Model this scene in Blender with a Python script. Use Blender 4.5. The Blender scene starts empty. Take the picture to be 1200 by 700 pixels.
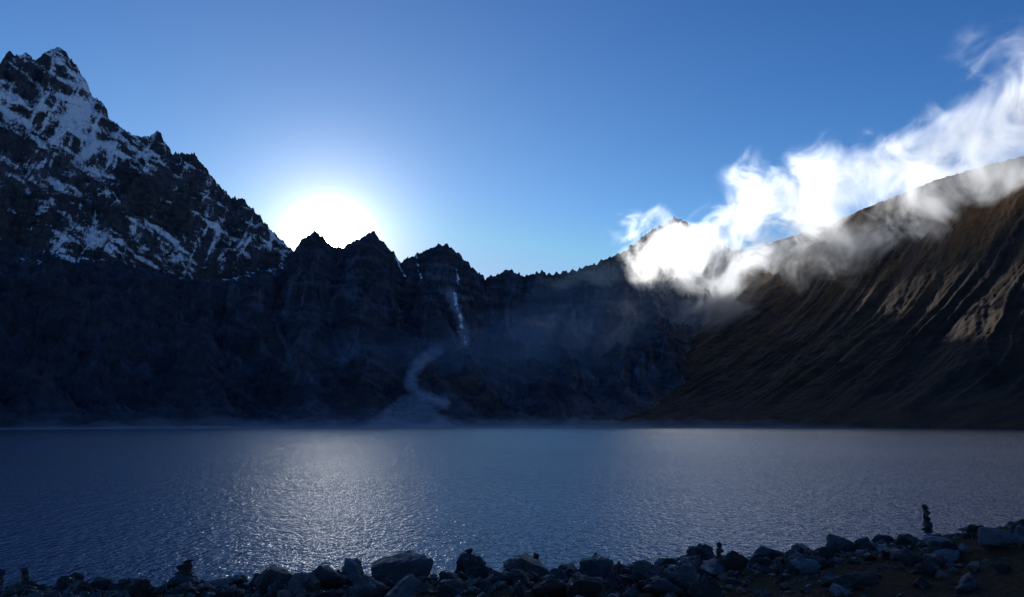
import bpy, bmesh, math, random
import numpy as np
from mathutils import Vector, Matrix, Euler, noise as mnoise

random.seed(7); np.random.seed(7)
scene = bpy.context.scene
scene.view_settings.view_transform = 'Standard'
scene.view_settings.look = 'None'
scene.view_settings.exposure = 0
scene.view_settings.gamma = 1

# ------------------------------------------------------------ camera
CAMH = 3.0
F = 800.0
TILT = math.atan(148.5 / F)
cam_d = bpy.data.cameras.new("camera")
cam_d.lens = 24; cam_d.sensor_width = 36
cam_d.clip_start = 0.1; cam_d.clip_end = 30000
cam = bpy.data.objects.new("camera", cam_d)
scene.collection.objects.link(cam)
cam.location = (0, 0, CAMH)
cam.rotation_euler = (math.pi / 2 + TILT, 0, 0)
scene.camera = cam
CT, ST = math.cos(TILT), math.sin(TILT)

def bearing(px, py):
    """photo sighting -> azimuth (rad, + = east) and tangent of elevation"""
    x = (px - 600) / F; y = (350 - py) / F
    dx, dy, dz = x, CT - y * ST, ST + y * CT
    return math.atan2(dx, dy), dz / math.hypot(dx, dy)

def sight(px, py, dist):
    a, t = bearing(px, py)
    return Vector((math.sin(a) * dist, math.cos(a) * dist, CAMH + t * dist))

def on_level(px, py, z=0.0):
    a, t = bearing(px, py)
    r = (z - CAMH) / t
    return Vector((math.sin(a) * r, math.cos(a) * r, z))

def project(X, Y, Z):
    d = Y * CT + (Z - CAMH) * ST
    u = -Y * ST + (Z - CAMH) * CT
    return 600 + F * X / d, 350 - F * u / d

# ------------------------------------------------------------ numpy noise
_tab = {}
def perlin(x, y, seed=0):
    if seed not in _tab:
        rng = np.random.RandomState(seed)
        perm = rng.permutation(512)
        perm = np.concatenate([perm, perm])
        ang = rng.rand(1024) * 2 * np.pi
        _tab[seed] = (perm, np.cos(ang), np.sin(ang))
    perm, gx, gy = _tab[seed]
    xi = np.floor(x).astype(np.int32); yi = np.floor(y).astype(np.int32)
    xf = x - xi; yf = y - yi
    u = xf * xf * xf * (xf * (xf * 6 - 15) + 10)
    v = yf * yf * yf * (yf * (yf * 6 - 15) + 10)
    def g(ix, iy, fx, fy):
        h = perm[(perm[ix & 511] + iy) & 511]
        return gx[h] * fx + gy[h] * fy
    a = g(xi, yi, xf, yf); b = g(xi + 1, yi, xf - 1, yf)
    c = g(xi, yi + 1, xf, yf - 1); d = g(xi + 1, yi + 1, xf - 1, yf - 1)
    return ((a + u * (b - a)) * (1 - v) + (c + u * (d - c)) * v) * 1.5

def fbm(x, y, seed, octv=5, gain=0.5):
    s = 0; a = 1; f = 1; n = 0
    for i in range(octv):
        s = s + a * perlin(x * f, y * f, seed + i); n += a; a *= gain; f *= 2.03
    return s / n

def ridged(x, y, seed, octv=5, gain=0.5):
    s = 0; a = 1; f = 1; n = 0; w = 1
    for i in range(octv):
        v = 1 - np.abs(perlin(x * f, y * f, seed + i)); v = v * v
        s = s + a * v * w; n += a
        w = np.clip(v * 1.6, 0, 1); a *= gain; f *= 2.07
    return s / n

def sstep(a, b, x):
    t = np.clip((x - a) / (b - a), 0, 1); return t * t * (3 - 2 * t)

# ------------------------------------------------------------ helpers
def grid_mesh(name, X, Y, Z, attrs=None, smooth=True):
    nr, nc = X.shape
    me = bpy.data.meshes.new(name)
    co = np.stack([X, Y, Z], -1).reshape(-1, 3).astype(np.float32)
    idx = np.arange(nr * nc).reshape(nr, nc)
    q = np.stack([idx[:-1, :-1], idx[:-1, 1:], idx[1:, 1:], idx[1:, :-1]], -1).reshape(-1, 4)
    me.vertices.add(len(co)); me.vertices.foreach_set("co", co.ravel())
    me.loops.add(q.size); me.loops.foreach_set("vertex_index", q.ravel().astype(np.int32))
    me.polygons.add(len(q))
    me.polygons.foreach_set("loop_start", (np.arange(len(q)) * 4).astype(np.int32))
    me.polygons.foreach_set("use_smooth", np.full(len(q), smooth))
    me.update(calc_edges=True)
    for k, v in (attrs or {}).items():
        at = me.attributes.new(k, 'FLOAT', 'POINT')
        at.data.foreach_set("value", v.ravel().astype(np.float32))
    ob = bpy.data.objects.new(name, me)
    scene.collection.objects.link(ob)
    return ob

class NT:
    def __init__(self, tree): self.t = tree; self.n = tree.nodes; self.l = tree.links
    def new(self, typ, **kw):
        nd = self.n.new(typ)
        for k, v in kw.items():
            if k.startswith('i_'):
                key = k[2:]
                key = int(key) if key.isdigit() else key.replace('_', ' ')
                s = nd.inputs[key]
                if isinstance(v, bpy.types.NodeSocket): self.l.new(v, s)
                else: s.default_value = v
            else: setattr(nd, k, v)
        return nd
    def math(self, op, a, b=None, c=None, clamp=False):
        nd = self.n.new('ShaderNodeMath'); nd.operation = op; nd.use_clamp = clamp
        for i, v in enumerate((a, b, c)):
            if v is None: continue
            if isinstance(v, bpy.types.NodeSocket): self.l.new(v, nd.inputs[i])
            else: nd.inputs[i].default_value = v
        return nd.outputs[0]
    def vmath(self, op, a, b=None):
        nd = self.n.new('ShaderNodeVectorMath'); nd.operation = op
        for i, v in enumerate((a, b)):
            if v is None: continue
            if isinstance(v, bpy.types.NodeSocket): self.l.new(v, nd.inputs[i])
            else: nd.inputs[i].default_value = v
        return nd
    def noise(self, vec, scale, detail=4, rough=0.55, dist=0.0):
        nd = self.n.new('ShaderNodeTexNoise')
        self.l.new(vec, nd.inputs['Vector'])
        nd.inputs['Scale'].default_value = scale; nd.inputs['Detail'].default_value = detail
        nd.inputs['Roughness'].default_value = rough; nd.inputs['Distortion'].default_value = dist
        return nd.outputs['Fac']
    def ramp(self, fac, stops):
        nd = self.n.new('ShaderNodeValToRGB'); self.l.new(fac, nd.inputs[0])
        cr = nd.color_ramp
        while len(cr.elements) < len(stops): cr.elements.new(0.5)
        for e, (p, c) in zip(cr.elements, stops):
            e.position = p; e.color = (*c, 1) if len(c) == 3 else c
        return nd.outputs[0]
    def mix(self, fac, a, b, blend='MIX'):
        nd = self.n.new('ShaderNodeMix'); nd.data_type = 'RGBA'; nd.blend_type = blend
        for s, v in ((nd.inputs[0], fac), (nd.inputs[6], a), (nd.inputs[7], b)):
            if isinstance(v, bpy.types.NodeSocket): self.l.new(v, s)
            else: s.default_value = v if isinstance(v, (int, float)) else ((*v, 1) if len(v) == 3 else v)
        return nd.outputs[2]

def material(name):
    m = bpy.data.materials.new(name); m.use_nodes = True
    m.node_tree.nodes.clear()
    return m, NT(m.node_tree)

# ------------------------------------------------------------ sun and sky
SUN_PX = (370, 288)
saz, stan = bearing(*SUN_PX)
sel = math.atan(stan)
SUND = Vector((math.sin(saz) * math.cos(sel), math.cos(saz) * math.cos(sel), math.sin(sel)))
sl = bpy.data.lights.new("sun", 'SUN'); sl.energy = 5.0; sl.angle = math.radians(0.5)
sl.color = (1.0, 0.95, 0.88)
so = bpy.data.objects.new("sun", sl); scene.collection.objects.link(so)
so.rotation_euler = SUND.to_track_quat('Z', 'Y').to_euler()
so.location = (0, 0, 800)

w = bpy.data.worlds.new("World"); scene.world = w; w.use_nodes = True
w.node_tree.nodes.clear(); T = NT(w.node_tree)
sky = T.new('ShaderNodeTexSky'); sky.sky_type = 'NISHITA'; sky.sun_disc = False
sky.sun_elevation = sel; sky.sun_rotation = saz % (2 * math.pi)
sky.altitude = 4700; sky.air_density = 1.0; sky.dust_density = 0.4; sky.ozone_density = 2.0
sep = T.new('ShaderNodeSeparateColor', i_Color=sky.outputs[0])
chan = []
for i, (g_, k_) in enumerate(((1.95, 7.0), (1.5, 3.10), (1.05, 1.74))):
    c_ = T.math('MULTIPLY', T.math('POWER', T.math('MULTIPLY', sep.outputs[i], 0.1), g_), k_ * 10)
    chan.append(T.math('MINIMUM', c_, (3.6, 5.2, 8.2)[i]))
comb = T.new('ShaderNodeCombineColor', i_Red=chan[0], i_Green=chan[1], i_Blue=chan[2])
tc = T.new('ShaderNodeTexCoord')
gaz, gtan = bearing(386, 286); gel = math.atan(gtan)
GD = (math.sin(gaz) * math.cos(gel), math.cos(gaz) * math.cos(gel), math.sin(gel))
dt = T.vmath('DOT_PRODUCT', T.vmath('NORMALIZE', tc.outputs['Generated']).outputs[0], GD).outputs['Value']
ang = T.math('MULTIPLY', T.math('ARCCOSINE', T.math('MINIMUM', dt, 0.999999)), 180 / math.pi)
def gauss(s, a): return T.math('MULTIPLY', T.math('EXPONENT', T.math('MULTIPLY', T.math('POWER', T.math('DIVIDE', ang, s), 2.0), -1.0)), a)
core = T.math('ADD', gauss(1.5, 420.0), gauss(2.7, 16.0))
halo = T.math('ADD', T.math('MULTIPLY', T.math('EXPONENT', T.math('DIVIDE', ang, -11.0)), 2.6), gauss(5.9, 6.0))
c1 = T.vmath('SCALE', (1.0, 0.97, 0.90)); T.l.new(core, c1.inputs['Scale'])
c2 = T.vmath('SCALE', (1.0, 0.93, 0.84)); T.l.new(halo, c2.inputs['Scale'])
tot = T.vmath('ADD', T.vmath('ADD', comb.outputs[0], c1.outputs[0]).outputs[0], c2.outputs[0]).outputs[0]
bg = T.new('ShaderNodeBackground'); T.l.new(tot, bg.inputs['Color']); bg.inputs['Strength'].default_value = 0.1
wo = T.new('ShaderNodeOutputWorld'); T.l.new(bg.outputs[0], wo.inputs[0])

# ------------------------------------------------------------ materials
def rock_face_material(name, dark, light, brown, snow=True, bump=4.0, streak=(0.13, 0.15, 0.185), patch=0.9):
    m, N = material(name)
    geo = N.new('ShaderNodeNewGeometry'); P = geo.outputs['Position']
    big = N.noise(P, 0.006, 5, 0.6); fine = N.noise(P, 0.045, 8, 0.65, 0.3)
    mp = N.new('ShaderNodeMapping'); N.l.new(P, mp.inputs[0]); mp.inputs['Scale'].default_value = (1, 1, 3.2)
    mp.inputs['Rotation'].default_value = (0.25, 0.2, 0)
    strata = N.noise(mp.outputs[0], 0.03, 7, 0.6, 0.4)
    col = N.ramp(fine, [(0.34, dark), (0.68, light)])
    col = N.mix(N.ramp(big, [(0.42, (0, 0, 0)), (0.62, (1, 1, 1))]), col, N.ramp(strata, [(0.35, dark), (0.7, brown)]))
    grit = N.noise(P, 0.12, 6, 0.7)
    stv = N.new('ShaderNodeAttribute', attribute_name='streak').outputs['Fac']
    stm = N.math('MULTIPLY', stv, N.math('MULTIPLY', N.math('SUBTRACT', grit, 0.2), 1.6, clamp=True), clamp=True)
    col = N.mix(stm, col, streak)
    sc = N.new('ShaderNodeAttribute', attribute_name='scree').outputs['Fac']
    scv = N.math('ADD', sc, N.math('MULTIPLY', N.math('SUBTRACT', N.noise(P, 0.05, 7, 0.7), 0.5), 0.6))
    scm = N.ramp(scv, [(0.25, (0, 0, 0)), (0.80, (0.9, 0.9, 0.9))])
    col = N.mix(scm, col, N.ramp(grit, [(0.3, (0.17, 0.19, 0.215)), (0.7, (0.36, 0.40, 0.45))]))
    if snow:
        sn = N.new('ShaderNodeAttribute', attribute_name='snow').outputs['Fac']
        d = N.math('SUBTRACT', N.math('ADD', N.noise(P, 0.035, 8, 0.62), N.math('MULTIPLY', N.math('SUBTRACT', strata, 0.5), 0.7)), 0.5)
        v = N.math('ADD', sn, N.math('MULTIPLY', d, patch))
        mask = N.ramp(v, [(0.47, (0, 0, 0)), (0.57, (1, 1, 1))])
        col = N.mix(mask, col, (0.80, 0.83, 0.88))
    bmp = N.new('ShaderNodeBump'); bmp.inputs['Strength'].default_value = 0.9; bmp.inputs['Distance'].default_value = bump
    hh = N.math('ADD', fine, N.math('MULTIPLY', strata, 0.8))
    N.l.new(hh, bmp.inputs['Height'])
    b = N.new('ShaderNodeBsdfPrincipled'); N.l.new(col, b.inputs['Base Color']); b.inputs['Roughness'].default_value = 0.9
    b.inputs['Specular IOR Level'].default_value = 0.15
    N.l.new(bmp.outputs[0], b.inputs['Normal'])
    o = N.new('ShaderNodeOutputMaterial'); N.l.new(b.outputs[0], o.inputs[0])
    return m

m_peak = rock_face_material("peak_rock", (0.018, 0.020, 0.026), (0.100, 0.106, 0.120), (0.095, 0.082, 0.080), True, 10.0, patch=0.5)
m_mid = rock_face_material("ridge_rock", (0.014, 0.017, 0.026), (0.068, 0.078, 0.102), (0.062, 0.056, 0.058), True, 6.0, (0.17, 0.20, 0.25))
m_hill = rock_face_material("hillside_grass", (0.012, 0.011, 0.012), (0.052, 0.035, 0.023), (0.085, 0.047, 0.021), False, 3.0, (0.21, 0.102, 0.034))

# ------------------------------------------------------------ mountains
def poly_dist(PX, PY, pts):
    d = np.full(PX.shape, 1e9)
    for (x0, y0), (x1, y1) in zip(pts[:-1], pts[1:]):
        vx, vy = x1 - x0, y1 - y0
        t = np.clip(((PX - x0) * vx + (PY - y0) * vy) / (vx * vx + vy * vy), 0, 1)
        d = np.minimum(d, np.hypot(PX - x0 - t * vx, PY - y0 - t * vy))
    return d

def mountain(name, ridge, base, az_step, rows, shape_p, relief, jag, snowf=None, screef=None, streakf=None, mat=None, back=300, crest=0.72):
    A = np.array([bearing(p[0], p[1])[0] for p in ridge]); Tn = np.array([bearing(p[0], p[1])[1] for p in ridge])
    R = np.array([p[2] for p in ridge], float)
    az = np.arange(A[0], A[-1], az_step)
    T0 = np.interp(az, A, Tn); R0 = np.interp(az, A, R)
    k = np.ones(61) / 61; R0 = np.convolve(np.pad(R0, 30, 'edge'), k, 'valid')
    B0 = np.interp(az, [b[0] for b in base], [b[1] for b in base])
    E0 = np.interp(az, [b[0] for b in base], [b[2] for b in base])
    T0 = T0 + jag * (ridged(az * 90, az * 0, 91, 5, 0.65) - 0.5) * 0.012
    nb = 40
    t = np.concatenate([np.linspace(0, 1, rows), 1 + np.linspace(0, 1, nb + 1)[1:]])[:, None]
    tt = np.minimum(t, 1)
    r = B0 + (R0 - B0) * tt + back * np.maximum(t - 1, 0)
    tanel = E0 + (T0 - E0) * tt ** shape_p
    z = CAMH + tanel * r
    zr = CAMH + T0 * R0
    z = np.where(t > 1, zr - (t - 1) * back * 0.9, z)
    AZ = az[None, :] + 0 * t
    X = np.sin(AZ) * r; Y = np.cos(AZ) * r
    env = sstep(0.0, 0.25, tt) * (1 - crest * sstep(0.82, 1.0, tt))
    z = z + relief(AZ, r, X, Y, z, tt) * env
    fr = (z - CAMH) / r
    mx = fr[:rows + nb].max(0)
    ks = 15; ksm = np.ones(ks) / ks
    fac = np.convolve(np.pad(T0 / mx, ks // 2, 'edge'), ksm, 'valid')
    z = CAMH + (z - CAMH) * np.where(z > CAMH, fac[None, :], 1)
    PX, PY = project(X, Y, z)
    gzr = np.gradient(z, axis=0) / np.maximum(np.gradient(r, axis=0), 0.1)
    gza = np.gradient(z, axis=1) / (r * az_step)
    nz = 1 / np.sqrt(1 + gzr ** 2 + gza ** 2)
    run = np.maximum.accumulate(fr, axis=0)
    vis = (fr >= run - 1e-4) & (PX > 0) & (PX < 1200) & (PY < 330)
    lo, hi = np.percentile(nz[vis], [20, 88]) if vis.any() else (0.3, 0.8)
    nzn = sstep(lo, hi, nz)
    attrs = {}
    if snowf:
        s = snowf(PX, PY, nzn, z, X, Y)
        if name == "snowy_mountain":      # level so that about a third of the visible face carries snow
            s = s + (0.50 - np.percentile(s[vis & (PX < 345)], 68))
        attrs['snow'] = np.clip(s, 0, 1)
    else: attrs['snow'] = 0 * z
    attrs['scree'] = np.clip(screef(PX, PY), 0, 1) if screef else 0 * z
    attrs['streak'] = np.clip(streakf(PX, PY, AZ, r, X, Y, z), 0, 1) if streakf else 0 * z
    ob = grid_mesh(name, X, Y, z, attrs)
    ob.data.materials.append(mat)
    ob["kind"] = "structure"
    return ob

def relief_peak(AZ, r, X, Y, z, tt):
    wq = fbm(X / 300, Y / 300, 5, 3) * 60
    u = AZ * 2000 + wq; v = r
    a = (ridged((u - v * 0.35) / 330, v / 700, 11, 6, 0.55) - 0.5) * 230
    b = (ridged((X + wq) / 150, (Y + z * 0.8) / 150, 23, 5, 0.6) - 0.5) * 95
    c = (ridged(X / 36, (Y + z) / 36, 37, 4, 0.6) - 0.5) * 20
    return a + b + c

def relief_mid(AZ, r, X, Y, z, tt):
    wq = fbm(X / 260, Y / 260, 45, 3) * 70
    u = AZ * 1700 + wq; v = r
    top = sstep(0.35, 0.9, tt)
    a = (ridged((u + v * 0.12) / 210, v / 700, 51, 6, 0.55) - 0.5) * (84 + 60 * top)
    b = (ridged((X + wq) / 85, (Y + z) / 85, 63, 5, 0.6) - 0.5) * (12 + 22 * top)
    c = (ridged(X / 25, (Y + z) / 25, 77, 4, 0.6) - 0.5) * (2 + 7 * top)
    return a + b + c

def relief_hill(AZ, r, X, Y, z, tt):
    wq = fbm(X / 240, Y / 240, 85, 3) * 60
    p = Y * 0.93 - X * 0.37 + wq; q = X * 0.93 + Y * 0.37
    a = fbm(p / 150, q / 1000, 187, 3, 0.5) * 22
    b = fbm(p / 40, q / 450, 99, 4, 0.6) * 9 + (ridged(p / 60, q / 500, 95, 4, .55) - .5) * 9
    c = (fbm(X / 18, Y / 18, 107, 4, 0.6)) * 2.5
    return a + b + c

def gb(PX, PY, x, y, sx, sy, w): return w * np.exp(-((PX - x) / sx) ** 2 - ((PY - y) / sy) ** 2)
def snow_peak(PX, PY, nz, z, X, Y):
    wp = fbm(PX / 40, PY / 40, 299, 3) * 10
    ledge = ridged((PY - PX * 0.62 + wp) / 32, (PX + PY * 0.5) / 230, 301, 5, 0.65)
    gully = ridged((PX + PY * 0.45 + wp) / 34, (PY - PX * .3) / 190, 305, 5, 0.65)
    s = 0.12 * nz + 0.66 * np.maximum(ledge, gully * 0.93)
    s = s + gb(PX, PY, 92, 145, 38, 46, .20) + gb(PX, PY, 20, 135, 32, 45, .09) + gb(PX, PY, 95, 278, 70, 15, .09) + gb(PX, PY, 205, 285, 75, 25, .08) + gb(PX, PY, 145, 182, 40, 20, .12) + gb(PX, PY, 25, 215, 50, 20, .07)
    s = s + gb(PX, PY, 310, 285, 30, 14, .08)
    s = s - 0.03 * sstep(185, 220, PY) * (1 - sstep(240, 270, PY))
    return s

def snow_mid(PX, PY, nz, z, X, Y):
    s = 0 * z
    dg = ridged((PY - PX * 0.5) / 26, (PX + PY * .4) / 120, 311, 4, .6)
    s = s + (0.04 + 0.2 * nz + 0.50 * dg) * np.exp(-((PY - 302 - 14 * sstep(150, 230, PX)) / 20) ** 2) * (1 - sstep(330, 350, PX)) * sstep(-200, 60, PX)
    wx = fbm(PX / 9, PY / 9, 321, 3) * 3.0
    for pts, wd, st in (([(488, 300), (493, 326)], 2.2, .55), ([(464, 302), (474, 324)], 2.8, .58), ([(535, 316), (537, 334)], 2.0, .52), ([(532, 344), (538, 368), (546, 402)], 4.0, .56)):
        s = np.maximum(s, st * np.exp(-(poly_dist(PX + wx, PY, pts) / wd) ** 2))
    return s

def scree_mid(PX, PY):
    wx = fbm(PX / 16, PY / 10, 331, 3) * 3.5; wy = fbm(PX / 20, PY / 10, 341, 3) * 2
    x = PX + wx; y = PY + wy
    a = np.exp(-(poly_dist(x, y, [(512, 411), (493, 424), (483, 438), (481, 450), (492, 464), (520, 472)]) / 9) ** 2)
    fan = sstep(452, 468, y) * sstep(-8, 10, x - (478 - (y - 455) * 1.25)) * sstep(-10, 10, (486 + (y - 455) * 1.1) - x)
    c = 0 * PX
    for pts, wd, st in (([(320, 374), (330, 395), (345, 432)], 5, .36), ([(385, 368), (392, 400), (405, 425)], 5, .34), ([(528, 344), (538, 370), (546, 402)], 8, .66), ([(516, 342), (552, 350)], 5, .45),
                        ([(600, 338), (594, 372), (604, 400)], 5, .34), ([(668, 350), (676, 400)], 6, .30), ([(470, 365), (462, 400)], 4, .30)):
        c = np.maximum(c, st * np.exp(-(poly_dist(x, y, pts) / wd) ** 2))
    return np.maximum(np.maximum(0.80 * a, 0.60 * fan), c)

def streak_mid(PX, PY, AZ, r, X, Y, z):
    wq = fbm(X / 120, Y / 120, 401, 3) * 50
    s = ridged((AZ * 1700 + wq) / 55, r / 800, 411, 4, 0.6)
    m = fbm(X / 200, z / 120, 421, 3)
    bench = fbm(X / 160, z / 26, 431, 4, 0.6)
    lay = ridged((z + AZ * 560 + wq * .3) / 48, AZ * 5, 441, 3, 0.55)
    s = sstep(0.50, 0.85, s) * sstep(-0.25, 0.35, m) * 0.85 + 0.4 * sstep(0.1, 0.5, bench) + 0.40 * sstep(0.62, 0.85, lay)
    return s * (0.30 + 0.70 * sstep(180, 380, PX))

def streak_hill(PX, PY, AZ, r, X, Y, z):
    wq = fbm(X / 160, Y / 160, 451, 3) * 45
    p = Y * 0.93 - X * 0.37 + wq; q = X * 0.93 + Y * 0.37
    s = ridged(p / 55, q / 900, 461, 5, 0.65)
    return sstep(0.42, 0.78, s) * sstep(60, 240, z)

def streak_peak(PX, PY, AZ, r, X, Y, z):
    return 0.5 * sstep(0.05, 0.45, fbm(X / 150, z / 40, 471, 4, 0.6))

ridge_peak = [(-900, 260, 2300), (-420, 190, 2300), (-200, 140, 2300), (-90, 108, 2300), (-30, 92, 2300), (0, 74, 2300), (8, 62, 2300), (20, 66, 2300), (30, 61, 2300), (42, 72, 2300), (54, 62, 2300), (66, 56, 2300), (78, 61, 2300), (88, 76, 2300), (100, 94, 2290),
 (108, 112, 2280), (122, 122, 2270), (127, 138, 2260), (140, 148, 2250), (154, 159, 2240), (168, 161, 2230), (176, 160, 2220), (184, 153, 2220), (194, 166, 2210), (203, 182, 2200), (216, 179, 2190), (230, 182, 2180), (240, 196, 2170),
 (248, 209, 2160), (262, 222, 2150), (271, 233, 2140), (285, 233, 2130), (295, 243, 2120), (306, 256, 2110), (316, 268, 2100), (328, 280, 2090), (340, 291, 2080), (352, 304, 2060), (375, 330, 2050), (420, 380, 2050)]
mountain("snowy_mountain", ridge_peak, [(-1.0, 1560, 0.15), (-0.6, 1600, 0.17), (-0.35, 1680, 0.14), (-0.1, 1800, 0.10)],
         0.0009, 560, 1.0, relief_peak, 0.4, snow_peak, None, streak_peak, m_peak, crest=0.65)

ridge_mid = [(-900, 300, 1500), (-300, 282, 1600), (0, 284, 1640), (55, 296, 1650), (130, 306, 1680), (180, 318, 1700), (220, 328, 1720), (262, 330, 1750), (300, 318, 1820), (335, 305, 1900), (347, 291, 1950), (356, 280, 2000), (369, 271, 2000), (378, 276, 2000), (388, 289, 2000),
 (398, 292, 2000), (410, 285, 2000), (424, 279, 2000), (437, 271, 2000), (445, 282, 2000), (455, 291, 2000), (463, 299, 2000), (470, 309, 2000), (478, 303, 2000), (486, 300, 2000), (500, 294, 2000), (514, 288, 2000), (524, 287, 2000), (535, 297, 2000), (548, 308, 2000),
 (558, 318, 2000), (569, 327, 2000), (580, 324, 2000), (592, 316, 2000), (602, 318, 2000), (615, 325, 2000), (630, 320, 1980), (650, 322, 1960), (670, 318, 1940), (690, 312, 1920), (710, 305, 1900), (730, 296, 1880), (745, 284, 1850), (760, 273, 1830), (776, 264, 1800),
 (790, 256, 1800), (804, 261, 1800), (815, 272, 1800), (828, 280, 1800), (845, 288, 1800), (880, 298, 1850), (950, 310, 1900), (1050, 330, 1900), (1150, 350, 1900)]
mountain("rocky_ridge", ridge_mid, [(-1.1, 560, -0.012), (-0.7, 640, -0.009), (-0.3, 820, -0.006), (0.0, 900, -0.005), (0.3, 850, -0.006), (0.8, 850, -0.006)],
         0.0010, 420, 0.95, relief_mid, 0.55, snow_mid, scree_mid, streak_mid, m_mid, back=120, crest=0.5)

ridge_hill = [(640, 480, 1500), (700, 430, 1600), (740, 390, 1640), (780, 350, 1640), (820, 314, 1610), (860, 298, 1550), (900, 286, 1480), (940, 274, 1410), (980, 259, 1340), (1020, 242, 1270), (1060, 226, 1210), (1100, 210, 1150), (1150, 196, 1080), (1200, 183, 1020), (1260, 160, 960), (1400, 110, 860), (1700, 40, 760), (2300, -100, 700)]
mountain("grassy_hillside", ridge_hill, [(0.1, 860, -0.006), (0.3, 770, -0.006), (0.6, 560, -0.008), (1.2, 330, -0.012)],
         0.0011, 460, 0.95, relief_hill, 0.25, None, None, streak_hill, m_hill)

# ------------------------------------------------------------ ground (shore, lake bed, valley floor)
shore_px = [(-500, 735), (-200, 712), (0, 700), (200, 695), (430, 684), (650, 676), (830, 664), (1000, 648), (1200, 626), (1450, 600)]
SH = [on_level(*p) for p in shore_px]
SHX = np.array([-400, -60] + [p.x for p in SH] + [60, 400]); SHY = np.array([-60, 4] + [p.y for p in SH] + [40, 120])
def ground_z(x, y):
    x = np.asarray(x, float); y = np.asarray(y, float)
    d = np.interp(x, SHX, SHY) - y
    wob = fbm(x / 3.0, y / 3.0, 201, 4) * 0.5
    d = d + wob
    land = 1.5 * (1 - np.exp(-np.maximum(d, 0) * 0.13)) + 1.15 * sstep(5, 14, x) * sstep(0, 6, d) * (1 - 0.6 * sstep(9, 16, d))
    land = land + fbm(x / 1.1, y / 1.1, 211, 4) * 0.10 * sstep(0, 1, d)
    sea = -np.minimum(-np.minimum(d, 0) * 0.18, 12)
    return np.where(d > 0, land, sea)
_lx = np.arange(-40, 60, 0.1); _ly = np.arange(0, 60, 0.1)
_LX, _LY = np.meshgrid(_lx, _ly); _LZ = ground_z(_LX, _LY)
def gz(x, y):
    fx = min(max((x + 40) / 0.1, 0), len(_lx) - 2); fy = min(max(y / 0.1, 0), len(_ly) - 2)
    i, j = int(fx), int(fy); a, b = fx - i, fy - j
    return float((_LZ[j, i] * (1 - a) + _LZ[j, i + 1] * a) * (1 - b) + (_LZ[j + 1, i] * (1 - a) + _LZ[j + 1, i + 1] * a) * b)

ga = np.linspace(-math.pi, math.pi, 721)
gr = np.concatenate([np.linspace(0.5, 30, 240), np.geomspace(30.5, 9000, 90)])
GA, GR = np.meshgrid(ga, gr)
GX = np.sin(GA) * GR; GY = np.cos(GA) * GR
ground = grid_mesh("ground", GX, GY, ground_z(GX, GY))
ground["kind"] = "structure"
m, N = material("earth")
P = N.new('ShaderNodeNewGeometry').outputs['Position']
n1 = N.noise(P, 0.9, 6, 0.6); n2 = N.noise(P, 14, 8, 0.7)
col = N.mix(N.ramp(n1, [(0.4, (0, 0, 0)), (0.6, (1, 1, 1))]), N.ramp(n2, [(0.3, (0.024, 0.011, 0.004)), (0.7, (0.17, 0.070, 0.024))]), N.ramp(n2, [(0.3, (0.018, 0.012, 0.009)), (0.7, (0.11, 0.060, 0.034))]))
bm_ = N.new('ShaderNodeBump'); bm_.inputs['Distance'].default_value = 0.06; N.l.new(N.math('ADD', n2, n1), bm_.inputs['Height'])
b = N.new('ShaderNodeBsdfPrincipled'); N.l.new(col, b.inputs['Base Color']); b.inputs['Roughness'].default_value = 0.95; b.inputs['Specular IOR Level'].default_value = 0.1
N.l.new(bm_.outputs[0], b.inputs['Normal'])
o = N.new('ShaderNodeOutputMaterial'); N.l.new(b.outputs[0], o.inputs[0])
ground.data.materials.append(m)

# ------------------------------------------------------------ lake
wr = np.geomspace(3, 2400, 60); wa = np.linspace(-1.5, 1.5, 61)
WA, WR = np.meshgrid(wa, wr)
lake = grid_mesh("lake", np.sin(WA) * WR, np.cos(WA) * WR, 0 * WA)
lake["kind"] = "structure"
m, N = material("lake_water")
P = N.new('ShaderNodeNewGeometry').outputs['Position']
mp = N.new('ShaderNodeMapping'); N.l.new(P, mp.inputs[0]); mp.inputs['Scale'].default_value = (1.45, 0.8, 1); mp.inputs['Rotation'].default_value = (0, 0, 0.12)
a1 = N.noise(mp.outputs[0], 3.6, 2, 0.5); a2 = N.noise(mp.outputs[0], 11.0, 2, 0.5); a3 = N.noise(mp.outputs[0], 1.0, 2, 0.5)
gust = N.ramp(N.noise(P, 0.02, 5, 0.6), [(0.35, (0.75,) * 3), (0.65, (1,) * 3)])
h = N.math('ADD', N.math('ADD', N.math('MULTIPLY', a1, 0.21), N.math('MULTIPLY', a2, 0.065)), N.math('MULTIPLY', a3, 0.14))
h = N.math('MULTIPLY', h, gust)
# a ramp added to the bump tilts normals shoreward to strengthen the reflected sheen
sy = N.new('ShaderNodeSeparateXYZ', i_Vector=P)
h = N.math('ADD', h, N.math('MULTIPLY', sy.outputs[1], 0.34))
bm_ = N.new('ShaderNodeBump'); bm_.inputs['Strength'].default_value = 1.0; bm_.inputs['Distance'].default_value = 0.38
N.l.new(h, bm_.inputs['Height'])
b = N.new('ShaderNodeBsdfPrincipled'); b.inputs['Base Color'].default_value = (0.001, 0.020, 0.080, 1); b.inputs['Roughness'].default_value = 0.07
b.inputs['IOR'].default_value = 1.52
b.inputs['Specular Tint'].default_value = (0.72, 0.88, 1.0, 1)
N.l.new(bm_.outputs[0], b.inputs['Normal'])
o = N.new('ShaderNodeOutputMaterial'); N.l.new(b.outputs[0], o.inputs[0])
lake.data.materials.append(m)

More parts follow.
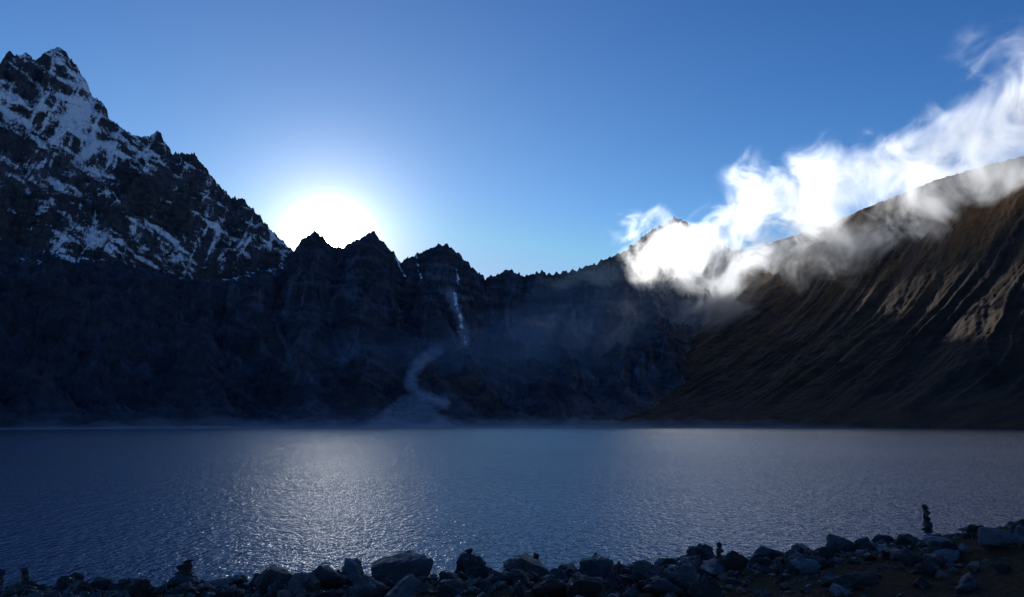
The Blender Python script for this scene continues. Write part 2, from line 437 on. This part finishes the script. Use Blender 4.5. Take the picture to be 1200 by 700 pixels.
# ------------------------------------------------------------ clouds (volumes)
def cloud_volume(name, blobs, nscale, thr, dens, aniso, step, voxel, glow=0.3, colr=(1, 1, 1)):
    m, N = material(name + "_vapour")
    P = N.new('ShaderNodeNewGeometry').outputs['Position']
    acc = None
    bm = bmesh.new()
    for c, rad, wgt in blobs:
        v = N.vmath('MULTIPLY', N.vmath('SUBTRACT', P, tuple(c)).outputs[0], tuple(1 / q for q in rad)).outputs[0]
        d2 = N.vmath('DOT_PRODUCT', v, v).outputs['Value']
        f = N.math('MULTIPLY', N.math('MAXIMUM', N.math('SUBTRACT', 1.0, d2), 0.0), wgt)
        acc = f if acc is None else N.math('ADD', acc, f)
        bmesh.ops.create_icosphere(bm, subdivisions=3, radius=1.0, matrix=Matrix.Translation(c) @ Matrix.Diagonal((*[q * 1.05 for q in rad], 1)))
    acc = N.math('MINIMUM', acc, 1.0)
    n = N.noise(P, nscale, 7, 0.66, 0.8)
    dd = N.math('SUBTRACT', N.math('MULTIPLY', acc, 1.35), N.math('MULTIPLY', N.math('SUBTRACT', n, thr), 9.5))
    dd = N.math('SUBTRACT', dd, 0.70)
    dd = N.math('MULTIPLY', N.math('MINIMUM', N.math('MAXIMUM', dd, 0.0), 2.0), N.math('MINIMUM', N.math('MULTIPLY', acc, 2.5), 1.0))
    dd = N.math('MULTIPLY', N.math('MULTIPLY', dd, acc), dens)
    vs = N.new('ShaderNodeVolumePrincipled'); vs.inputs['Color'].default_value = (*colr, 1); vs.inputs['Anisotropy'].default_value = aniso
    N.l.new(dd, vs.inputs['Density'])
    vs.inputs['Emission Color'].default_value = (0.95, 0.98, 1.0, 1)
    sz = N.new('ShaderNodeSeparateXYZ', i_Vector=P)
    # emission stands in for multiple scattering above the mountain's shadow, strongest nearest the sun
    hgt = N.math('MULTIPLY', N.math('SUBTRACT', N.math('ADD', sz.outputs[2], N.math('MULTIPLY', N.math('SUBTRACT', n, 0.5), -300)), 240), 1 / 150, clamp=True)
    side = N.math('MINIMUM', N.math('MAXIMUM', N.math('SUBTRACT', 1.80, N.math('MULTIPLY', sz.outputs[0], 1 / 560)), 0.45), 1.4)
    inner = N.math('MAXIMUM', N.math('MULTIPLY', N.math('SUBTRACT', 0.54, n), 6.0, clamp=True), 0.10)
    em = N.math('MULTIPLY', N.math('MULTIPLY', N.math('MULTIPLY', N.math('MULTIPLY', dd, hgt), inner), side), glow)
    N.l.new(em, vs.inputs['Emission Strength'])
    o = N.new('ShaderNodeOutputMaterial'); N.l.new(vs.outputs[0], o.inputs['Volume'])
    m.cycles.volume_step_rate = step
    me = bpy.data.meshes.new(name); bm.to_mesh(me); bm.free()
    ob = bpy.data.objects.new(name, me); scene.collection.objects.link(ob)
    rm = ob.modifiers.new("remesh", 'REMESH'); rm.mode = 'VOXEL'; rm.voxel_size = voxel
    me.materials.append(m)
    return ob

def B(px, py, D, rx, rz, w=1.0, ry=None):
    k = D / F
    return (sight(px, py, D), (rx * k, ry or rx * k * 0.9, rz * k), w)
blobs = [B(752, 274, 1520, 58, 42, .72), B(795, 312, 1470, 74, 56, 1.30), B(848, 310, 1420, 78, 80, 1.25), B(905, 290, 1360, 80, 86, .9), B(885, 220, 1380, 58, 56, .58), B(950, 228, 1320, 82, 74, .70), B(1010, 205, 1280, 80, 64, .62),
         B(1085, 184, 1240, 90, 56, .60), B(1150, 162, 1210, 85, 54, .60), B(1230, 132, 1180, 95, 62, .68), B(1330, 100, 1160, 110, 76, .8), B(880, 362, 1250, 90, 50, .76), B(985, 305, 1110, 110, 64, .70),
         B(1090, 250, 1000, 115, 54, .66), B(1160, 205, 970, 100, 42, .64), B(690, 408, 1380, 120, 60, .42), B(1185, 68, 1230, 75, 60, .50), B(800, 398, 1310, 125, 66, .52)]
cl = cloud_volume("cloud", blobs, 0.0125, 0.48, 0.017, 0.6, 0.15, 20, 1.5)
cl["kind"] = "structure"

# thin blue haze hanging before the back wall
hz, N = material("haze_vapour")
vs = N.new('ShaderNodeVolumeScatter'); vs.inputs['Color'].default_value = (0.40, 0.68, 1, 1); vs.inputs['Density'].default_value = 0.0009; vs.inputs['Anisotropy'].default_value = 0.0
o = N.new('ShaderNodeOutputMaterial'); N.l.new(vs.outputs[0], o.inputs['Volume'])
for i, (px, py, D, rx, rz, ry) in enumerate(((710, 415, 1300, 190, 70, 150), (480, 440, 1280, 240, 50, 110), (640, 395, 1450, 70, 95, 90))):
    c = sight(px, py, D); k = D / F
    bm = bmesh.new(); bmesh.ops.create_icosphere(bm, subdivisions=5, radius=1.0)
    for v in bm.verts:
        v.co *= 1 + 0.4 * mnoise.fractal(v.co * 1.8 + Vector((i * 9.0, 0, 0)), 0.8, 2.0, 4)
        v.co = Vector((v.co.x * rx * k + v.co.z * rz * k * 0.7, v.co.y * ry, v.co.z * rz * k)) + c
    me = bpy.data.meshes.new("haze"); bm.to_mesh(me); bm.free(); me.materials.append(hz)
    ob = bpy.data.objects.new("haze", me); scene.collection.objects.link(ob); ob["kind"] = "structure"

# low mist over the far water: thin banks of even vapour with billowing tops
mm_, N = material("mist_vapour")
vs = N.new('ShaderNodeVolumeScatter'); vs.inputs['Color'].default_value = (0.70, 0.87, 1, 1); vs.inputs['Density'].default_value = 0.0021; vs.inputs['Anisotropy'].default_value = 0.2
o = N.new('ShaderNodeOutputMaterial'); N.l.new(vs.outputs[0], o.inputs['Volume'])
for i, (r0, r1, top) in enumerate(((480, 960, 3.5), (580, 950, 12.0))):
    aa = np.linspace(-0.95, 0.95, 300); rr = np.linspace(r0, r1, 34)
    AA, RR = np.meshgrid(aa, rr)
    if i == 1: RR = r0 + (RR - r0) * (1 - 0.35 * np.clip(AA, 0, 1))
    ed = sstep(0, 0.6, (RR - r0) / (r1 - r0)) * sstep(0, 0.1, (r1 - RR) / (r1 - r0)) * sstep(0, 0.1, 0.95 - np.abs(AA))
    H_ = 0.15 + top * ed * (0.30 + 1.3 * np.clip(fbm(AA * 26, RR / 90, 500 + i * 7, 5, .6) + 0.3, 0, 1.2))
    Xm, Ym = np.sin(AA) * RR, np.cos(AA) * RR
    nr_, nc_ = Xm.shape
    v_ = [tuple(q) for q in np.stack([Xm, Ym, H_], -1).reshape(-1, 3)] + [tuple(q) for q in np.stack([Xm, Ym, 0 * H_ + 0.05], -1).reshape(-1, 3)]
    n0 = nr_ * nc_; f_ = []
    for a in range(nr_ - 1):
        for c in range(nc_ - 1):
            k = a * nc_ + c
            f_.append((k, k + nc_, k + nc_ + 1, k + 1)); f_.append((n0 + k, n0 + k + 1, n0 + k + nc_ + 1, n0 + k + nc_))
    for c in range(nc_ - 1):
        f_.append((c, c + 1, n0 + c + 1, n0 + c)); k = (nr_ - 1) * nc_ + c; f_.append((k + 1, k, n0 + k, n0 + k + 1))
    for a in range(nr_ - 1):
        k = a * nc_; f_.append((k + nc_, k, n0 + k, n0 + k + nc_)); k = a * nc_ + nc_ - 1; f_.append((k, k + nc_, n0 + k + nc_, n0 + k))
    me = bpy.data.meshes.new("mist"); me.from_pydata(v_, [], f_); me.update()
    bmx = bmesh.new(); bmx.from_mesh(me); bmesh.ops.recalc_face_normals(bmx, faces=bmx.faces); bmx.to_mesh(me); bmx.free()
    me.materials.append(mm_)
    ob = bpy.data.objects.new("mist", me); scene.collection.objects.link(ob); ob["kind"] = "structure"

# ------------------------------------------------------------ stones
m_stone = []
for i, (c0, c1) in enumerate([((0.009, 0.011, 0.015), (0.062, 0.068, 0.080)), ((0.014, 0.011, 0.010), (0.058, 0.043, 0.035)), ((0.05, 0.058, 0.070), (0.23, 0.26, 0.31))]):
    m, N = material(("dark_stone", "brown_stone", "pale_stone")[i])
    tc_ = N.new('ShaderNodeTexCoord'); oi = N.new('ShaderNodeObjectInfo')
    off = N.vmath('ADD', tc_.outputs['Object'], N.new('ShaderNodeCombineXYZ', i_X=N.math('MULTIPLY', oi.outputs['Random'], 50)).outputs[0]).outputs[0]
    n1 = N.noise(off, 1.6, 7, 0.65, 0.3); n2 = N.noise(off, 9, 8, 0.7)
    col = N.ramp(N.math('ADD', N.math('MULTIPLY', n1, 0.6), N.math('MULTIPLY', n2, 0.4)), [(0.36, c0), (0.64, c1)])
    hs = N.new('ShaderNodeHueSaturation'); N.l.new(col, hs.inputs['Color']); N.l.new(N.math('ADD', N.math('MULTIPLY', oi.outputs['Random'], 1.2), 0.35), hs.inputs['Value'])
    bb = N.new('ShaderNodeBump'); bb.inputs['Distance'].default_value = 0.12; N.l.new(N.math('ADD', n1, N.math('MULTIPLY', n2, 0.5)), bb.inputs['Height'])
    b = N.new('ShaderNodeBsdfPrincipled'); N.l.new(hs.outputs[0], b.inputs['Base Color']); b.inputs['Roughness'].default_value = 0.45; b.inputs['Specular IOR Level'].default_value = 0.5
    N.l.new(bb.outputs[0], b.inputs['Normal'])
    o = N.new('ShaderNodeOutputMaterial'); N.l.new(b.outputs[0], o.inputs[0])
    m_stone.append(m)

def stone_bm(seed, npts=16, flat=1.0, sub=2, rough=0.05):
    rg = random.Random(seed)
    bm = bmesh.new()
    for i in range(npts):
        v = Vector((rg.gauss(0, 1), rg.gauss(0, 1), rg.gauss(0, 1))).normalized() * rg.uniform(0.8, 1.08)
        bm.verts.new((v.x, v.y * rg.uniform(.8, 1), v.z * flat))
    bmesh.ops.convex_hull(bm, input=bm.verts)
    junk = [v for v in bm.verts if not v.link_faces]
    bmesh.ops.delete(bm, geom=junk, context='VERTS')
    if sub:
        bmesh.ops.bevel(bm, geom=list(bm.edges), offset=0.05, segments=1, affect='EDGES', clamp_overlap=True)
        bmesh.ops.triangulate(bm, faces=bm.faces)
        for _ in range(3):
            bmesh.ops.subdivide_edges(bm, edges=[e for e in bm.edges if e.calc_length() > 0.14], cuts=1, use_grid_fill=True)
            bmesh.ops.triangulate(bm, faces=bm.faces)
        o = Vector((seed * 3.1, 0, 0))
        for v in bm.verts:
            if v.co.length > 1.25: v.co = v.co.normalized() * 1.1
            n = mnoise.fractal(v.co * 2.0 + o, 0.6, 2.1, 6)
            v.co += v.co.normalized() * n * rough
    return bm
variants = []
for i in range(18):
    bm = stone_bm(100 + i, random.choice([10, 11, 12, 14, 16, 18]), random.uniform(0.7, 1.0), 2, random.choice([0.10, 0.15, 0.2]))
    me = bpy.data.meshes.new("rock"); bm.to_mesh(me); bm.free()
    row = []
    for k in range(3):
        mm = me.copy(); mm.materials.append(m_stone[k]); row.append(mm)
    variants.append(row)
NV = len(variants)

RLAB = {0: "dark grey angular rock lying on the lake shore", 1: "dark brown angular rock lying on the lake shore", 2: "pale grey angular rock lying among darker shore stones"}
def put_rock(x, y, sx, sy, sz, kind, vi=None, rot=None, sink=0.25, label=None, tilt=0.25):
    me = variants[vi if vi is not None else random.randrange(NV)][kind]
    ob = bpy.data.objects.new("rock", me); scene.collection.objects.link(ob)
    ob.location = (x, y, gz(x, y) + sz * (1 - 2 * sink) * 0.7)
    ob.scale = (sx, sy, sz)
    ob.rotation_euler = (random.uniform(-tilt, tilt), random.uniform(-tilt, tilt), random.uniform(0, 6.28) if rot is None else rot)
    ob["label"] = label or RLAB[kind]; ob["category"] = "rock"; ob["group"] = "rocks along the lake shore"
    return ob
def locate(px, py):
    a, t = bearing(px, py)
    r = 3.0
    while r < 60:
        x, y = math.sin(a) * r, math.cos(a) * r
        if CAMH + t * r <= max(gz(x, y), 0): break
        r += 0.05
    return x, y, r
taken = []
big = [(474, 686, 84, 36, 0, "large dark boulder with flat top at water edge"), (617, 676, 62, 34, 0, "large dark rounded boulder at the water edge"),
       (322, 692, 50, 38, 0, "dark pointed boulder standing at water edge"), (265, 692, 62, 20, 2, "flat pale slab of rock at water edge"),
       (820, 660, 44, 28, 0, None), (548, 678, 40, 30, 0, None), (1170, 643, 44, 22, 2, "pale bluish grey boulder on brown earth bank"), (1104, 642, 36, 14, 2, None),
       (985, 650, 38, 22, 0, None), (942, 672, 38, 18, 2, None), (860, 672, 34, 24, 1, None), (700, 676, 46, 24, 0, None), (380, 692, 40, 24, 0, None),
       (760, 680, 40, 24, 0, None), (1040, 640, 30, 16, 0, None), (530, 698, 46, 22, 0, None), (650, 700, 48, 22, 1, None), (900, 660, 34, 20, 0, None),
       (215, 692, 40, 20, 0, None), (150, 698, 40, 18, 0, None), (80, 700, 36, 16, 0, None), (25, 700, 34, 16, 0, None), (1000, 690, 40, 20, 0, None),
       (780, 700, 46, 22, 0, None), (1100, 664, 32, 14, 1, None), (1135, 622, 26, 12, 0, None), (430, 700, 48, 22, 0, None), (585, 690, 36, 18, 0, None)]
for px, py, wp, hp, k, lab in big:
    x, y, r = locate(px, py)
    s = r / F
    put_rock(x, y, wp * s * 0.54, wp * s * 0.46, hp * s * 0.8, k, rot=random.uniform(-0.4, 0.4), sink=0.22, label=lab, tilt=0.12)
    taken.append((x, y, wp * s * 0.38))
n = 0; tries = 0
while n < 261 and tries < 20000:
    tries += 1
    px = random.uniform(-30, 1230)
    edge = np.interp(px, [p[0] for p in shore_px], [p[1] for p in shore_px])
    py = edge + random.expovariate(1 / 16.0) - 6
    if py > 704: continue
    x, y, r = locate(px, py)
    s = min(max(random.lognormvariate(-1.85, 0.55), 0.08), 0.42)
    if px > 1060: s = min(s, 0.26)
    if any((x - a) ** 2 + (y - b_) ** 2 < (c + s * 0.35) ** 2 for a, b_, c in taken): continue
    if x > 7 and random.random() < 0.5 and py > edge + 22: continue
    taken.append((x, y, s * 0.5))
    k = random.choices([0, 1, 2], [0.70, 0.23, 0.07])[0]
    put_rock(x, y, s, s * random.uniform(.65, 1), s * random.uniform(.65, 1.1), k, tilt=0.5)
    n += 1

# small stones between the rocks
co = []; fa = []
tmpl = []
for i in range(8):
    bm = stone_bm(500 + i, 11, 0.75, 0); bm.verts.ensure_lookup_table()
    vs_ = np.array([v.co[:] for v in bm.verts]); bm.verts.index_update()
    fs_ = [[v.index for v in f.verts] for f in bm.faces]; tmpl.append((vs_, fs_)); bm.free()
base_i = 0
for i in range(10000):
    x = random.uniform(-16, 22)
    ys = float(np.interp(x, SHX, SHY)); d = random.expovariate(1 / 2.2) - 0.6
    y = ys - d
    if y < 4: continue
    if x > 7 and d > 3 and random.random() < .7: continue
    s = min(random.lognormvariate(-2.95, 0.5), 0.15)
    vs_, fs_ = tmpl[i % 8]
    M = np.array(Euler((random.uniform(-.5, .5), random.uniform(-.5, .5), random.uniform(0, 6.3))).to_matrix())
    co.append(vs_ @ M.T * s + np.array([x, y, gz(x, y) + s * 0.25]))
    fa += [[j + base_i for j in f] for f in fs_]; base_i += len(vs_)
me = bpy.data.meshes.new("gravel"); me.from_pydata(np.concatenate(co).tolist(), [], fa); me.update()
gravel = bpy.data.objects.new("gravel", me); scene.collection.objects.link(gravel)
gravel["kind"] = "stuff"; gravel["label"] = "loose grey pebbles and cobbles covering the lake shore"; gravel["category"] = "gravel"
m, N = material("gravel_stone")
P = N.new('ShaderNodeNewGeometry').outputs['Position']
col = N.ramp(N.noise(P, 3.5, 3, 0.6), [(0.3, (0.012, 0.011, 0.011)), (0.7, (0.065, 0.058, 0.055))])
b = N.new('ShaderNodeBsdfPrincipled'); N.l.new(col, b.inputs['Base Color']); b.inputs['Roughness'].default_value = 0.65
o = N.new('ShaderNodeOutputMaterial'); N.l.new(b.outputs[0], o.inputs[0]); me.materials.append(m)

# ------------------------------------------------------------ cairns
def cairn(px, py, hpx, wpx, nst, label, seed=1, slim=0.62, wob=.05):
    rg = random.Random(seed)
    x, y, r = locate(px, py)
    s = r / F
    e = bpy.data.objects.new("cairn", None); scene.collection.objects.link(e)
    e.location = (x, y, gz(x, y) - 0.03); e.empty_display_size = 0.2
    e["label"] = label; e["category"] = "cairn"; e["group"] = "stone cairns along the shore"
    H = hpx * s; W = wpx * s
    hs_ = [rg.uniform(0.8, 1.15) * (1.25 - 0.6 * i / nst) for i in range(nst)]
    tot_ = sum(hs_); z = 0
    for i in range(nst):
        hh = hs_[i] / tot_ * H
        wd = W * (1 - slim * (i / max(nst - 1, 1)) ** 0.8) * rg.uniform(.92, 1.08)
        ob = bpy.data.objects.new("stone", variants[rg.randrange(NV)][rg.choice([0, 0, 1])]); scene.collection.objects.link(ob)
        ob.parent = e
        ob.location = (rg.uniform(-wob, wob) * W, rg.uniform(-wob, wob) * W, z + hh * 0.5)
        ob.scale = (wd * 0.55, wd * 0.52, hh * 0.92)
        ob.rotation_euler = (rg.uniform(-.1, .1), rg.uniform(-.1, .1), rg.uniform(0, 6.28))
        z += hh
cairn(1087, 622, 36, 18, 6, "tall slender cairn of stacked dark stones on the bank", seed=11, slim=0.62, wob=.015)
cairn(548, 672, 34, 34, 5, "squat cairn of stacked stones on a boulder", seed=5)
cairn(215, 690, 32, 34, 5, "cairn of stacked flat stones at water edge", seed=8)
cairn(822, 650, 24, 20, 3, "small cairn of dark stones on a boulder", seed=9)
cairn(395, 690, 22, 18, 4, "small cairn of stacked pebbles beside boulders", seed=12)
cairn(845, 668, 30, 20, 4, "small cairn of dark stones among shore rocks", seed=14)
cairn(698, 672, 24, 18, 4, "small cairn of stacked pebbles beside boulders", seed=17)
cairn(628, 660, 24, 20, 3, "small cairn of dark stones on a boulder", seed=19)
cairn(25, 698, 26, 24, 4, "cairn of stacked flat stones at water edge", seed=21)
